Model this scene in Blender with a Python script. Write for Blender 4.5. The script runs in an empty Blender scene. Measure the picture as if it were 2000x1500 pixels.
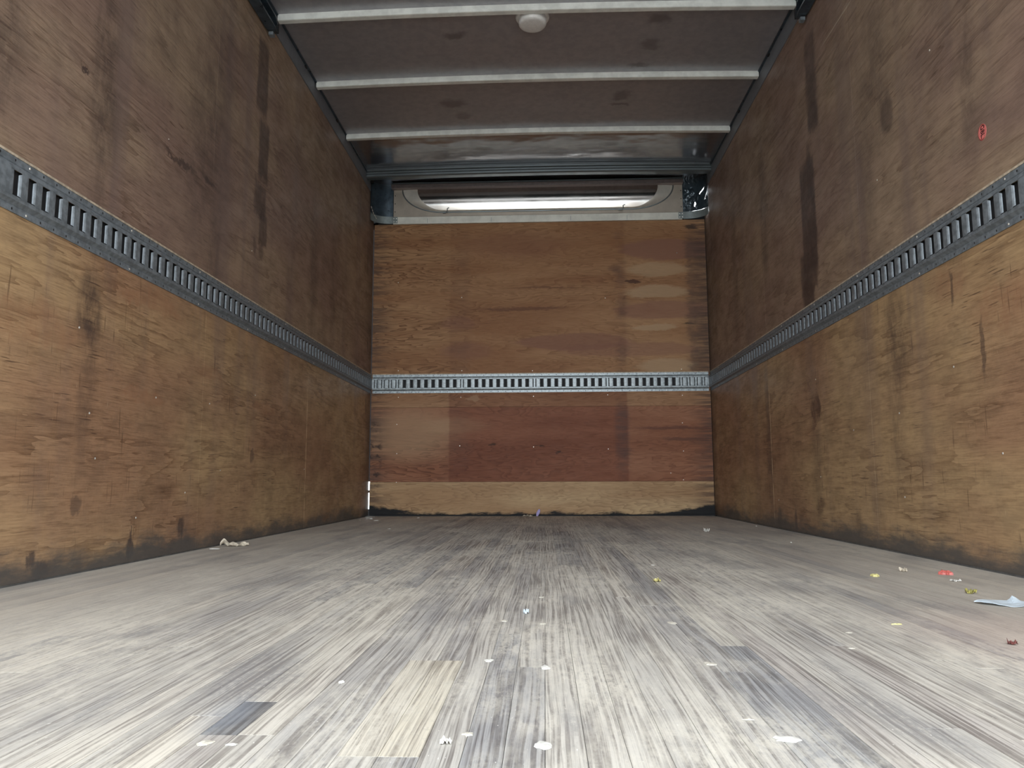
import bpy, bmesh, math, random
from mathutils import Vector, Matrix, noise as mnoise

# ------------------------------------------------------------------ camera
scene = bpy.context.scene
COL = bpy.context.collection
XL, XR = -1.223, 1.152          # inner faces of the side walls
D = 5.356                       # inner face of the front bulkhead
REAR = -0.45                    # open rear end of the box, behind the camera
ZC = 2.372                      # ceiling height at the side walls
CROWN = 0.016
RZ0, RZ1 = 0.853, 0.984         # cargo rail bottom / top

cam_d = bpy.data.cameras.new('camera')
cam = bpy.data.objects.new('camera', cam_d); COL.objects.link(cam)
pitch, yaw, roll = 0.12609, 0.04195, -0.00323
fw = Vector((-math.sin(yaw), math.cos(yaw), 0)); rt = Vector((math.cos(yaw), math.sin(yaw), 0)); up = Vector((0, 0, 1))
f2 = fw*math.cos(pitch) + up*math.sin(pitch); u1 = up*math.cos(pitch) - fw*math.sin(pitch)
r2 = rt*math.cos(roll) + u1*math.sin(roll); u2 = u1*math.cos(roll) - rt*math.sin(roll)
cam.matrix_world = Matrix(((r2.x, u2.x, -f2.x, 0), (r2.y, u2.y, -f2.y, 0), (r2.z, u2.z, -f2.z, 0.2329), (0, 0, 0, 1)))
cam_d.sensor_fit = 'HORIZONTAL'; cam_d.sensor_width = 36.0
cam_d.lens = 1507.5/2000*36.0
cam_d.clip_start = 0.01; cam_d.clip_end = 500
scene.camera = cam

# ------------------------------------------------------------------ light
world = bpy.data.worlds.new('overcast_sky'); scene.world = world
world.use_nodes = True
bg = world.node_tree.nodes['Background']
bg.inputs[0].default_value = (0.88, 0.95, 1.0, 1); bg.inputs[1].default_value = 2.6
pl = bpy.data.lights.new('sky_portal', 'AREA'); pl.shape = 'RECTANGLE'; pl.size = XR-XL; pl.size_y = ZC
pl.cycles.is_portal = True
po = bpy.data.objects.new('sky_portal', pl); COL.objects.link(po)
po.location = ((XL+XR)/2, REAR-0.02, ZC/2); po.rotation_euler = (math.radians(90), 0, 0)
vs = scene.view_settings
vs.view_transform = 'Standard'; vs.look = 'None'; vs.gamma = 1.0; vs.use_curve_mapping = False
vs.exposure = 1.62

# ------------------------------------------------------------------ helpers
def S(r, g, b):                 # sRGB 0-255 to linear
    f = lambda c: (c/255/12.92) if c/255 <= 0.04045 else ((c/255+0.055)/1.055)**2.4
    return (f(r), f(g), f(b), 1)

def link(name, me, mat, parent=None, smooth=False):
    o = bpy.data.objects.new(name, me); COL.objects.link(o)
    if mat and not me.materials: me.materials.append(mat)
    if parent: o.parent = parent
    if smooth:
        for p in me.polygons: p.use_smooth = True
    return o

def tag(o, label=None, cat=None, group=None, kind=None):
    if label: o['label'] = label
    if cat: o['category'] = cat
    if group: o['group'] = group
    if kind: o['kind'] = kind
    return o

def empty(name, loc=(0, 0, 0)):
    o = bpy.data.objects.new(name, None); COL.objects.link(o); o.location = loc
    o.empty_display_size = 0.05
    return o

class MB:
    def __init__(s): s.v = []; s.f = []
    def add(s, v, f):
        n = len(s.v); s.v += [tuple(p) for p in v]; s.f += [tuple(i+n for i in q) for q in f]; return s
    def box(s, x0, x1, y0, y1, z0, z1):
        return s.add([(x0,y0,z0),(x1,y0,z0),(x1,y1,z0),(x0,y1,z0),(x0,y0,z1),(x1,y0,z1),(x1,y1,z1),(x0,y1,z1)],
                     [(0,3,2,1),(4,5,6,7),(0,1,5,4),(1,2,6,5),(2,3,7,6),(3,0,4,7)])
    def grid(s, fn, nu, nv, skip=None):
        v = [fn(i/nu, j/nv) for i in range(nu+1) for j in range(nv+1)]
        f = [(i*(nv+1)+j, (i+1)*(nv+1)+j, (i+1)*(nv+1)+j+1, i*(nv+1)+j+1) for i in range(nu) for j in range(nv)
             if not (skip and skip((i+.5)/nu, (j+.5)/nv))]
        return s.add(v, f)
    def lathe(s, prof, cx, cy, n=40):      # prof: (radius, z)
        m = len(prof)
        v = [(cx+r*math.cos(2*math.pi*k/n), cy+r*math.sin(2*math.pi*k/n), z) for k in range(n) for r, z in prof]
        f = [(k*m+i, ((k+1) % n)*m+i, ((k+1) % n)*m+i+1, k*m+i+1) for k in range(n) for i in range(m-1)]
        return s.add(v, f)
    def tube(s, pts, r, n=8):
        pts = [Vector(p) for p in pts]; V = []; F = []
        for i, p in enumerate(pts):
            t = (pts[min(i+1, len(pts)-1)] - pts[max(i-1, 0)]).normalized()
            a = t.orthogonal().normalized() if i == 0 else (a - t*a.dot(t)).normalized()
            b = t.cross(a)
            for k in range(n):
                th = 2*math.pi*k/n; V.append(p + (a*math.cos(th)+b*math.sin(th))*r)
        for i in range(len(pts)-1):
            for k in range(n):
                F.append((i*n+k, i*n+(k+1) % n, (i+1)*n+(k+1) % n, (i+1)*n+k))
        F.append(tuple(range(n-1, -1, -1))); F.append(tuple((len(pts)-1)*n+k for k in range(n)))
        return s.add(V, F)
    def extrude(s, poly, a, b):            # poly of points, extruded by vector from a to b
        n = len(poly); a = Vector(a); b = Vector(b)
        V = [Vector(p)+a for p in poly] + [Vector(p)+b for p in poly]
        F = [(i, (i+1) % n, (i+1) % n+n, i+n) for i in range(n)] + [tuple(range(n-1, -1, -1)), tuple(range(n, 2*n))]
        return s.add(V, F)
    def mesh(s, name):
        me = bpy.data.meshes.new(name); me.from_pydata(s.v, [], s.f); me.update()
        bm = bmesh.new(); bm.from_mesh(me); bmesh.ops.recalc_face_normals(bm, faces=bm.faces); bm.to_mesh(me); bm.free()
        return me
    def build(s, name, mat, parent=None, smooth=False):
        return link(name, s.mesh(name), mat, parent, smooth)

# ------------------------------------------------------------------ node helpers
class NT:
    def __init__(s, name):
        s.m = bpy.data.materials.new(name); s.m.use_nodes = True
        s.t = s.m.node_tree; s.N = s.t.nodes; s.L = s.t.links
        s.bsdf = s.N['Principled BSDF']
    def n(s, typ, **kw):
        o = s.N.new(typ)
        for k, v in kw.items(): setattr(o, k, v)
        return o
    def inp(s, sock, v):
        if isinstance(v, bpy.types.NodeSocket): s.L.new(v, sock)
        elif v is not None: sock.default_value = v
    def math(s, op, a, b=None, c=None, clamp=False):
        o = s.n('ShaderNodeMath', operation=op, use_clamp=clamp)
        s.inp(o.inputs[0], a)
        if b is not None: s.inp(o.inputs[1], b)
        if c is not None: s.inp(o.inputs[2], c)
        return o.outputs[0]
    def vmath(s, op, a, b=None):
        o = s.n('ShaderNodeVectorMath', operation=op)
        s.inp(o.inputs[0], a)
        if b is not None: s.inp(o.inputs[1], b)
        return o.outputs['Value'] if op in ('LENGTH', 'DOT_PRODUCT') else o.outputs[0]
    def mr(s, v, a, b, c=0.0, d=1.0, smooth=True):
        o = s.n('ShaderNodeMapRange', interpolation_type='SMOOTHSTEP' if smooth else 'LINEAR')
        s.inp(o.inputs[0], v); s.inp(o.inputs[1], a); s.inp(o.inputs[2], b); s.inp(o.inputs[3], c); s.inp(o.inputs[4], d)
        return o.outputs[0]
    def noise(s, vec, scale=(1, 1, 1), detail=2.0, rough=0.5, dist=0.0, color=False):
        v = s.vmath('MULTIPLY', vec, scale)
        o = s.n('ShaderNodeTexNoise'); s.L.new(v, o.inputs['Vector'])
        o.inputs['Scale'].default_value = 1.0; o.inputs['Detail'].default_value = detail
        o.inputs['Roughness'].default_value = rough; o.inputs['Distortion'].default_value = dist
        return o.outputs['Color'] if color else o.outputs[0]
    def mix(s, fac, a, b, mode='MIX'):
        o = s.n('ShaderNodeMix', data_type='RGBA', blend_type=mode)
        s.inp(o.inputs[0], fac); s.inp(o.inputs[6], a); s.inp(o.inputs[7], b)
        return o.outputs[2]
    def sep(s, v):
        o = s.n('ShaderNodeSeparateXYZ'); s.L.new(v, o.inputs[0]); return o.outputs
    def comb(s, x, y, z=0.0):
        o = s.n('ShaderNodeCombineXYZ'); s.inp(o.inputs[0], x); s.inp(o.inputs[1], y); s.inp(o.inputs[2], z); return o.outputs[0]
    def pos(s): return s.n('ShaderNodeNewGeometry').outputs['Position']
    def bump(s, h, strength, dist):
        o = s.n('ShaderNodeBump'); o.inputs['Strength'].default_value = strength; o.inputs['Distance'].default_value = dist
        s.L.new(h, o.inputs['Height']); s.L.new(o.outputs[0], s.bsdf.inputs['Normal'])
    def out(s, color=None, rough=None, metal=None, spec=None):
        for k, v in (('Base Color', color), ('Roughness', rough), ('Metallic', metal), ('Specular IOR Level', spec)):
            if v is not None: s.inp(s.bsdf.inputs[k], v)
        return s.m

def ell(t, uv, cu, cz, ru, rz, soft=0.35):
    d = t.vmath('SUBTRACT', uv, (cu, cz, 0)); d = t.vmath('MULTIPLY', d, (1/ru, 1/rz, 0))
    return t.mr(t.vmath('LENGTH', d), 1+soft, max(0.02, 1-soft))
def rect(t, uv, cu, cz, ru, rz, su=0.004, sz=0.004):
    d = t.vmath('ABSOLUTE', t.vmath('SUBTRACT', uv, (cu, cz, 0))); q = t.sep(d)
    return t.math('MULTIPLY', t.mr(q[0], ru+su, ru-su), t.mr(q[1], rz+sz, rz-sz))

def simple(name, col, rough=0.5, metal=0.0, var=0.12, scale=40.0, bump=0.0, spec=0.5):
    t = NT(name); p = t.pos()
    n = t.noise(p, (scale,)*3, 4.0, 0.6)
    c = t.mix(t.mr(n, 0.35, 0.65), tuple(x*(1-var) for x in col[:3])+(1,), tuple(min(1, x*(1+var)) for x in col[:3])+(1,))
    r = t.mr(n, 0.3, 0.7, max(0.02, rough-0.06), rough+0.06)
    if bump: t.bump(n, bump, 0.002)
    return t.out(c, r, metal, spec)

# ------------------------------------------------------------------ plywood
def plywood_side(name, stains, seams, seed):
    t = NT(name); p = t.sep(t.pos())
    uv = t.comb(t.math('ADD', p[1], seed), p[2], 0.0)
    raw = t.comb(p[1], p[2], 0.0)
    wob = t.noise(uv, (9, 3.0, 1), 5, 0.65, color=True)
    wob = t.vmath('SUBTRACT', wob, (0.5, 0.5, 0.5))
    dst = t.vmath('ADD', raw, t.vmath('MULTIPLY', wob, (0.09, 0.16, 0)))
    wob2 = t.vmath('SUBTRACT', t.noise(uv, (22, 16, 1), 6, 0.75, color=True), (0.5, 0.5, 0.5))
    dst2 = t.vmath('ADD', raw, t.vmath('ADD', t.vmath('MULTIPLY', wob, (0.03, 0.05, 0)), t.vmath('MULTIPLY', wob2, (0.045, 0.09, 0))))
    brk = t.mr(t.noise(uv, (20, 9, 1), 6, 0.75), 0.32, 0.62, 0.25, 1.0)
    # veneer colour
    big = t.noise(uv, (0.9, 1.7, 1), 3, 0.55)
    col = t.mix(t.mr(big, 0.38, 0.62), (0.50, 0.335, 0.180, 1), (0.385, 0.225, 0.130, 1))
    upper = t.mr(p[2], 0.955, 0.985)
    col = t.mix(t.math('MULTIPLY', upper, 0.62), col, t.mix(t.mr(big, 0.38, 0.62), (0.315, 0.240, 0.195, 1), (0.250, 0.184, 0.168, 1)))
    # rotary cut figure: saw-tooth of a stretched noise
    fig = t.noise(uv, (0.6, 4.2, 1), 5, 0.55, 0.2)
    saw = t.math('FRACT', t.math('MULTIPLY', fig, 13.0))
    edge = t.math('MULTIPLY', t.math('POWER', saw, 3.0), t.mr(t.noise(uv, (2, 5, 1), 2), 0.38, 0.60, 0.08, 0.72))
    col = t.mix(edge, col, t.mix(1.0, col, (0.50, 0.44, 0.42, 1), 'MULTIPLY'))
    # fine pores
    fine = t.noise(uv, (11, 260, 1), 3, 0.7)
    col = t.mix(t.mr(fine, 0.40, 0.72, 0.0, 0.50), col, t.mix(1.0, col, (0.50, 0.45, 0.42, 1), 'MULTIPLY'))
    mid = t.noise(uv, (9, 75, 1), 4, 0.7)
    col = t.mix(t.mr(mid, 0.50, 0.72, 0.0, 0.55), col, t.mix(1.0, col, (0.48, 0.43, 0.40, 1), 'MULTIPLY'))
    col = t.mix(t.mr(mid, 0.46, 0.30, 0.0, 0.35), col, t.mix(1.0, col, (1.25, 1.25, 1.25, 1), 'MULTIPLY'))
    blot = t.noise(uv, (5, 9, 1), 6, 0.7)
    col = t.mix(t.mr(blot, 0.40, 0.68, 0.0, 0.60), col, t.mix(1.0, col, (0.62, 0.62, 0.64, 1), 'MULTIPLY'))
    # short dark checks along the grain, scuffs up and down on the lower half
    dash = t.mr(t.noise(uv, (9, 130, 1), 2, 0.5), 0.62, 0.70)
    dash = t.math('MULTIPLY', dash, t.mr(t.noise(uv, (2.5, 3.0, 1), 2), 0.44, 0.60))
    col = t.mix(t.math('MULTIPLY', dash, 0.72), col, (0.085, 0.045, 0.030, 1))
    scr = t.mr(t.noise(uv, (95, 6.5, 1), 2, 0.5), 0.63, 0.72)
    scr = t.math('MULTIPLY', scr, t.mr(t.noise(uv, (3, 3, 1), 2), 0.45, 0.60))
    scr = t.math('MULTIPLY', scr, t.mr(p[2], 0.98, 0.70))
    col = t.mix(t.math('MULTIPLY', scr, 0.70), col, (0.10, 0.055, 0.035, 1))
    wear = t.mr(t.noise(uv, (130, 30, 1), 2, 0.5), 0.70, 0.78)
    wear = t.math('MULTIPLY', wear, t.mr(p[2], 0.98, 0.60))
    col = t.mix(t.math('MULTIPLY', wear, 0.35), col, (0.58, 0.44, 0.28, 1))
    # water streaks running down from the roof
    st = t.noise(uv, (5.5, 0.35, 1), 3, 0.6)
    col = t.mix(t.math('MULTIPLY', t.mr(st, 0.50, 0.70, 0.0, 0.55), t.mr(p[2], 0.5, 1.0, 0.45, 1.0)), col, (0.185, 0.130, 0.115, 1))
    # individual stains
    for cu, cz, ru, rz, k, soft, kind in stains:
        if kind == 'r': m = t.math('MULTIPLY', rect(t, dst2, cu, cz, ru, rz, ru*soft, rz*0.15), t.math('ADD', 0.55, t.math('MULTIPLY', brk, 0.45)))
        elif kind == 'w': m = rect(t, raw, cu, cz, ru, rz, ru*.5, rz*.5)
        elif kind == 's': m = ell(t, dst2, cu, cz, ru, rz, soft)
        else: m = t.math('MULTIPLY', ell(t, dst, cu, cz, ru, rz, soft), brk)
        c = {'w': (0.62, 0.54, 0.42, 1), 'o': (0.33, 0.165, 0.090, 1), 'b': (0.07, 0.032, 0.022, 1)}.get(kind, (0.062, 0.042, 0.038, 1))
        col = t.mix(t.math('MULTIPLY', m, k), col, c)
    # sheet joints: pale chipped edges low down
    for cu in seams:
        m = rect(t, raw, cu, 0.36, 0.0028, 0.34, 0.0015, 0.05)
        col = t.mix(t.math('MULTIPLY', m, t.mr(t.noise(uv, (3, 14, 1), 2), 0.38, 0.5)), col, (0.60, 0.42, 0.25, 1))
    # grime along the floor
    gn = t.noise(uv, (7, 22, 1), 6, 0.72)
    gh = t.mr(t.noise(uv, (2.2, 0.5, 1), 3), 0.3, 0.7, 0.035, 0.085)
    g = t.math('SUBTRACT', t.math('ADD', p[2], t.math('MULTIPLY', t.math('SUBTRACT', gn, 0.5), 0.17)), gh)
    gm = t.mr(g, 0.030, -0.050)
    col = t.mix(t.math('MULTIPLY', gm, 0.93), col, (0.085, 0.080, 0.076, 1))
    corner = t.mr(t.math('ADD', p[1], t.math('MULTIPLY', t.math('SUBTRACT', gn, 0.5), 0.12)), 5.16, 5.36)  # darker towards the bulkhead end, over the full height
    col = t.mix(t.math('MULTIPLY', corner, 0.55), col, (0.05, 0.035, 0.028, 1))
    t.bump(t.math('ADD', fine, t.math('MULTIPLY', saw, 0.6)), 0.12, 0.002)
    return t.out(col, t.mr(blot, 0.3, 0.7, 0.38, 0.56), 0.0, 0.5)

ST_L = [(3.150,2.00,.062,.165,.80,.22,'r'),(3.190,1.68,.058,.13,.80,.22,'r'),(3.17,1.45,.066,.075,.78,.25,'r'),(3.215,1.33,.045,.07,.78,.25,'r'),
        (3.20,1.23,.025,.03,.5,.4,'s'),(3.13,1.235,.018,.035,.5,.4,'s'),
        (2.62,1.50,.15,.42,.45,.7,'e'),(2.75,1.75,.12,.35,.30,.7,'e'),(1.996,1.36,.06,.34,.62,.6,'e'),(1.60,1.25,.07,.25,.5,.7,'e'),(2.30,1.75,.12,.3,.25,.8,'e'),
        (1.99,.70,.05,.085,.75,.5,'e'),(1.995,.50,.035,.2,.40,.6,'e'),(1.984,.183,.022,.028,.5,.25,'s'),
        (2.266,.040,.020,.030,.85,.3,'s'),(2.266,.075,.006,.02,.75,.4,'s'),(1.822,.048,.013,.02,.8,.4,'s'),(1.864,.022,.034,.022,.85,.4,'s'),
        (3.96,1.40,.07,.40,.48,.6,'e'),(4.35,1.35,.06,.5,.35,.7,'e'),(3.19,.345,.022,.022,.55,.3,'s'),(1.898,1.33,.017,.009,.85,.3,'s'),(2.45,1.31,.11,.010,.7,.4,'s'),
        (2.678,1.33,.06,.010,.8,.4,'s'),(2.74,1.05,.05,.17,.45,.6,'e'),(2.58,.085,.025,.035,.75,.4,'s'),
        (2.30,.494,.13,.022,.55,.15,'o'),(3.31,.554,.14,.024,.5,.2,'o'),(2.31,.80,.18,.030,.55,.2,'o'),(2.75,.62,.10,.03,.45,.2,'o'),(1.75,.62,.2,.05,.4,.3,'o'),
        (5.22,.75,.008,.06,.8,.4,'s'),(5.24,1.18,.010,.05,.8,.4,'s'),(5.20,1.75,.03,.09,.6,.5,'e')]
ST_R = [(3.17,1.93,.062,.21,.70,.3,'r'),(3.17,1.77,.060,.075,.55,.3,'s'),(3.25,1.62,.03,.06,.5,.4,'s'),(3.28,1.37,.088,.24,.92,.14,'r'),(3.31,1.13,.100,.09,.92,.16,'r'),(3.33,1.03,.07,.08,.9,.3,'s'),
        (2.57,1.64,.10,.25,.50,.6,'e'),(2.50,1.45,.045,.07,.55,.3,'s'),(2.68,1.30,.05,.35,.35,.6,'e'),(2.017,1.29,.045,.2,.50,.6,'e'),(3.94,1.62,.06,.36,.55,.6,'e'),
        (4.57,1.55,.06,.40,.5,.6,'e'),(5.15,1.6,.10,.45,.5,.6,'e'),(3.34,.47,.05,.38,.36,.6,'e'),(3.32,.544,.065,.045,.85,.2,'b'),(3.243,.283,.03,.022,.7,.3,'b'),(3.325,.137,.05,.032,.5,.3,'b'),
        (2.53,.72,.075,.15,.62,.6,'e'),(2.57,.43,.05,.20,.42,.6,'e'),(4.02,.47,.045,.38,.55,.6,'e'),(1.95,.67,.13,.06,.5,.5,'o'),(2.2,.80,.1,.05,.45,.5,'o'),
        (2.1,1.75,.12,.3,.3,.8,'e'),(2.872,2.006,.15,.0026,.6,.3,'w'),(1.85,.35,.012,.05,.6,.4,'s'),(2.05,.58,.009,.07,.6,.4,'s'),(2.18,.77,.008,.05,.6,.4,'s'),(2.05,.92,.02,.02,.6,.4,'s'),
        (2.95,.05,.05,.05,.5,.5,'e'),(3.9,.05,.03,.05,.6,.4,'s'),(3.65,.05,.02,.05,.6,.4,'s')]
SEAM_L = [5.14, 3.921, 2.70, 1.48, 0.26]
SEAM_R = [5.20, 3.985, 2.765, 1.545, 0.325]
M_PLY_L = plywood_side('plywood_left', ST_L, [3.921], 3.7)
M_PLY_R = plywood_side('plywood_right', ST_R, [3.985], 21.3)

def plywood_back():
    t = NT('plywood_bulkhead'); p = t.sep(t.pos())
    raw = t.comb(p[0], p[2], 0.0); uv = t.comb(t.math('ADD', p[0], 7.3), p[2], 0.0)
    wob = t.vmath('SUBTRACT', t.noise(uv, (4.0, 14, 1), 5, 0.65, color=True), (.5, .5, .5))
    dst = t.vmath('ADD', raw, t.vmath('MULTIPLY', wob, (0.16, 0.05, 0)))
    dst = t.vmath('ADD', dst, t.vmath('MULTIPLY', t.vmath('SUBTRACT', t.noise(uv, (18, 60, 1), 5, 0.75, color=True), (.5, .5, .5)), (0.10, 0.035, 0)))
    dst3 = t.vmath('ADD', raw, t.vmath('MULTIPLY', wob, (0.02, 0, 0)))
    tint = t.n('ShaderNodeObjectInfo').outputs['Color']
    fig = t.noise(uv, (1.1, 5.5, 1), 4, 0.55, 0.35)
    saw = t.math('FRACT', t.math('MULTIPLY', fig, 22.0))
    leftish = t.mr(p[0], -0.45, -0.85)
    k = t.math('MULTIPLY', t.math('POWER', saw, 2.2), t.math('ADD', 0.50, t.math('MULTIPLY', leftish, 0.40)))
    k = t.math('MULTIPLY', k, t.mr(t.noise(uv, (1.5, 4, 1), 2), 0.36, 0.6, 0.35, 1.0))
    big = t.noise(uv, (0.8, 5.0, 1), 3, 0.5)
    col = t.mix(t.mr(big, 0.36, 0.64), t.mix(1.0, tint, (1.12, 1.12, 1.10, 1), 'MULTIPLY'), t.mix(1.0, tint, (0.86, 0.76, 0.70, 1), 'MULTIPLY'))
    col = t.mix(k, col, t.mix(1.0, col, (0.42, 0.36, 0.34, 1), 'MULTIPLY'))
    fine = t.noise(uv, (9, 240, 1), 3, 0.7)
    col = t.mix(t.mr(fine, 0.42, 0.72, 0.0, 0.5), col, t.mix(1.0, col, (0.55, 0.5, 0.48, 1), 'MULTIPLY'))
    red = (0.27, 0.130, 0.085, 1); tan = (0.47, 0.32, 0.19, 1)
    for cu, cz, ru, rz, kk, soft, c in [
        (-.98,.57,.34,.17,.50,.6,tan),(-.62,.62,.2,.05,.3,.5,tan),(.86,1.866,.32,.078,.85,.12,red),(.86,1.43,.36,.065,.72,.15,red),(.22,1.208,.40,.060,.72,.12,red),(.60,1.15,.5,.05,.6,.2,red),(.811,1.722,.20,.05,.6,.2,tan),
        (.798,1.559,.22,.045,.7,.2,tan),(.773,1.302,.15,.024,.7,.2,tan),(.86,1.03,.20,.05,.7,.25,tan),(-.48,.815,.047,.019,.8,.12,tan),(.629,1.637,.045,.013,.85,.25,(.07,.03,.02,1)),
        (-.15,1.45,.30,.012,.6,.4,(.13,.055,.035,1)),(.0,1.60,.22,.007,.5,.5,(.12,.055,.035,1)),(1.06,2.03,.05,.018,.85,.3,(.04,.025,.02,1)),(-.2,1.92,.35,.10,.35,.5,red),
        (-.60,1.35,.12,.05,.5,.4,red),(-.55,1.15,.16,.06,.5,.4,red),(1.02,1.33,.06,.006,.8,.4,(.05,.03,.02,1)),(.52,1.74,.05,.03,.4,.5,(.1,.05,.04,1)),
        (.95,.60,.30,.012,.6,.4,(.10,.04,.03,1)),(1.0,.52,.2,.012,.6,.4,(.09,.04,.03,1)),(-.03,.48,.03,.006,.8,.3,(.05,.03,.02,1)),(-.35,.49,.03,.006,.8,.3,(.05,.03,.02,1)),(.1,.435,.02,.006,.8,.3,(.05,.03,.02,1))]:
        col = t.mix(t.math('MULTIPLY', ell(t, dst, cu, cz, ru, rz, soft), kk), col, c)
    # ghost of something that once covered the middle of the sheets
    ghost = rect(t, dst3, -.045, .56, .620, .326, .008, .002)
    col = t.mix(t.math('MULTIPLY', ghost, 0.80), col, t.mix(1.0, col, (0.72, 0.58, 0.56, 1), 'MULTIPLY'))
    ghost2 = rect(t, raw, -.045, 1.5, .620, .60, .012, .03)
    col = t.mix(t.math('MULTIPLY', ghost2, 0.30), col, t.mix(1.0, col, (0.75, 0.62, 0.56, 1), 'MULTIPLY'))
    for cu, ru, kk in ((.545, .035, .45), (-.60, .07, .22)):
        m = t.math('MULTIPLY', rect(t, dst, cu, 1.15, ru, .9, .03, .1), t.mr(t.noise(uv, (3, 9, 1), 4, .7), 0.35, 0.65))
        col = t.mix(t.math('MULTIPLY', m, kk), col, (0.10, 0.06, 0.05, 1))
    # weathered ends of the sheets
    en = t.noise(uv, (2.5, 38, 1), 4, 0.7)
    ax = t.math('ABSOLUTE', t.math('ADD', p[0], 0.035))
    em = t.math('MULTIPLY', t.mr(ax, 0.98, 1.20), t.mr(en, 0.38, 0.58))
    rsd = t.math('MULTIPLY', rect(t, dst, 1.09, 1.45, .075, .52, .02, .08), t.mr(t.noise(uv, (6, 14, 1), 5, .7), .3, .6, .3, 1.0))
    col = t.mix(t.math('MULTIPLY', rsd, 0.55), col, (0.085, 0.058, 0.050, 1))
    dkb = t.math('MULTIPLY', rect(t, raw, .535, .56, .045, .17, .02, .05), t.mr(t.noise(uv, (8, 22, 1), 5, .7), .3, .6, .2, 1.0))
    col = t.mix(t.math('MULTIPLY', dkb, 0.42), col, (0.07, 0.045, 0.045, 1))
    col = t.mix(t.math('MULTIPLY', em, 0.75), col, (0.075, 0.048, 0.040, 1))
    ln = t.mr(t.noise(uv, (14, 26, 1), 3, .6), 0.50, 0.60)
    lm = t.math('MULTIPLY', ln, ell(t, raw, -1.19, .42, .05, .24, .4))
    col = t.mix(t.math('MULTIPLY', lm, 0.9), col, (0.04, 0.025, 0.02, 1))
    # grime at the foot, climbing in the corners
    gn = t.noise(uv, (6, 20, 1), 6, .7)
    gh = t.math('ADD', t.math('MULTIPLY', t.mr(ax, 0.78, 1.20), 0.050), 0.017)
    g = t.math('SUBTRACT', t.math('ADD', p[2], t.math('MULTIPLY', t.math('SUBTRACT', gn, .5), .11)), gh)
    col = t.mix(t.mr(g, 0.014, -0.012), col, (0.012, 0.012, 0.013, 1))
    t.bump(t.math('ADD', fine, t.math('MULTIPLY', saw, 0.8)), 0.15, 0.002)
    return t.out(col, t.mr(fine, .3, .7, .5, .65), 0.0, 0.22)
M_PLY_B = plywood_back()

# ------------------------------------------------------------------ floor boards
def floor_mat():
    t = NT('worn_hardwood'); P = t.pos(); p = t.sep(P)
    oi = t.n('ShaderNodeObjectInfo'); tint = oi.outputs['Color']; rnd = oi.outputs['Random']
    uv = t.comb(p[0], t.math('ADD', p[1], t.math('MULTIPLY', rnd, 40.0)), 0.0)
    w = t.math('MULTIPLY', t.math('SUBTRACT', t.noise(uv, (6, 1.6, 1), 2), 0.5), 0.028)
    gx = t.comb(t.math('ADD', p[0], w), t.math('ADD', p[1], t.math('MULTIPLY', rnd, 40.0)), 0.0)
    g1 = t.noise(gx, (190, 2.4, 1), 3, 0.65)
    g2 = t.noise(gx, (520, 9.0, 1), 2, 0.6)
    ring = t.math('FRACT', t.math('MULTIPLY', t.noise(gx, (14, 0.8, 1), 2, .5), 16.0))
    edge = t.mr(t.math('ABSOLUTE', p[0]), 0.95, 0.35)          # the lanes by the walls are packed with dust
    dark = t.math('ADD', t.mr(g1, 0.42, 0.62, 0.0, 0.85), t.math('MULTIPLY', t.math('POWER', ring, 4.0), 0.12))
    dark = t.math('MULTIPLY', dark, t.math('ADD', 0.45, t.math('MULTIPLY', edge, 0.55)))
    dark = t.math('ADD', dark, t.mr(g2, 0.45, 0.70, 0.0, 0.40), clamp=True)
    col = t.mix(dark, tint, t.mix(1.0, tint, (0.40, 0.38, 0.38, 1), 'MULTIPLY'))
    # dust lying in blotches, streaked along the boards
    d1 = t.noise(P, (3.2, 1.5, 1), 6, 0.65)
    d2 = t.noise(P, (60, 16, 1), 4, 0.7)
    d3 = t.noise(P, (170, 70, 1), 4, 0.75)
    dm = t.math('MULTIPLY', t.mr(d1, 0.38, 0.62), t.mr(t.math('ADD', t.math('MULTIPLY', d2, .55), t.math('MULTIPLY', d3, .45)), 0.40, 0.58, 0.15, 1.0))
    col = t.mix(t.math('MULTIPLY', dm, 0.75), col, (0.72, 0.675, 0.585, 1))
    side = t.mr(t.math('ABSOLUTE', t.math('ADD', p[0], 0.035)), 0.45, 1.05)
    col = t.mix(t.math('MULTIPLY', side, 0.45), col, (0.52, 0.475, 0.41, 1))
    # dark scuffs
    s1 = t.math('MULTIPLY', t.mr(t.noise(P, (6.5, 1.8, 1), 5, 0.6), 0.52, 0.66), t.mr(d3, 0.35, 0.55, 0.3, 1.0))
    col = t.mix(t.math('MULTIPLY', s1, 0.58), col, (0.235, 0.23, 0.235, 1))
    col = t.mix(t.mr(d3, 0.52, 0.70, 0.0, 0.30), col, t.mix(1.0, col, (0.5, 0.5, 0.5, 1), 'MULTIPLY'))
    # specks of grit
    sp = t.mr(t.noise(P, (330, 120, 1), 1, 0.5), 0.74, 0.80)
    col = t.mix(t.math('MULTIPLY', sp, 0.6), col, (0.85, 0.83, 0.78, 1))
    uv0 = t.comb(p[0], p[1], 0.0)
    col = t.mix(t.math('MULTIPLY', ell(t, uv0, -.325, .80, .022, .06, .6), .18), col, (0.28, 0.35, 0.46, 1))
    col = t.mix(t.math('MULTIPLY', ell(t, uv0, .72, 1.22, .14, .22, .7), .22), col, (0.42, 0.24, 0.22, 1))
    t.bump(t.math('ADD', t.math('MULTIPLY', g1, 1.0), t.math('MULTIPLY', g2, .5)), 0.25, 0.0015)
    return t.out(col, t.mr(d1, .3, .7, .50, .68), 0.0, 0.35)
M_FLOOR = floor_mat()

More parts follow.
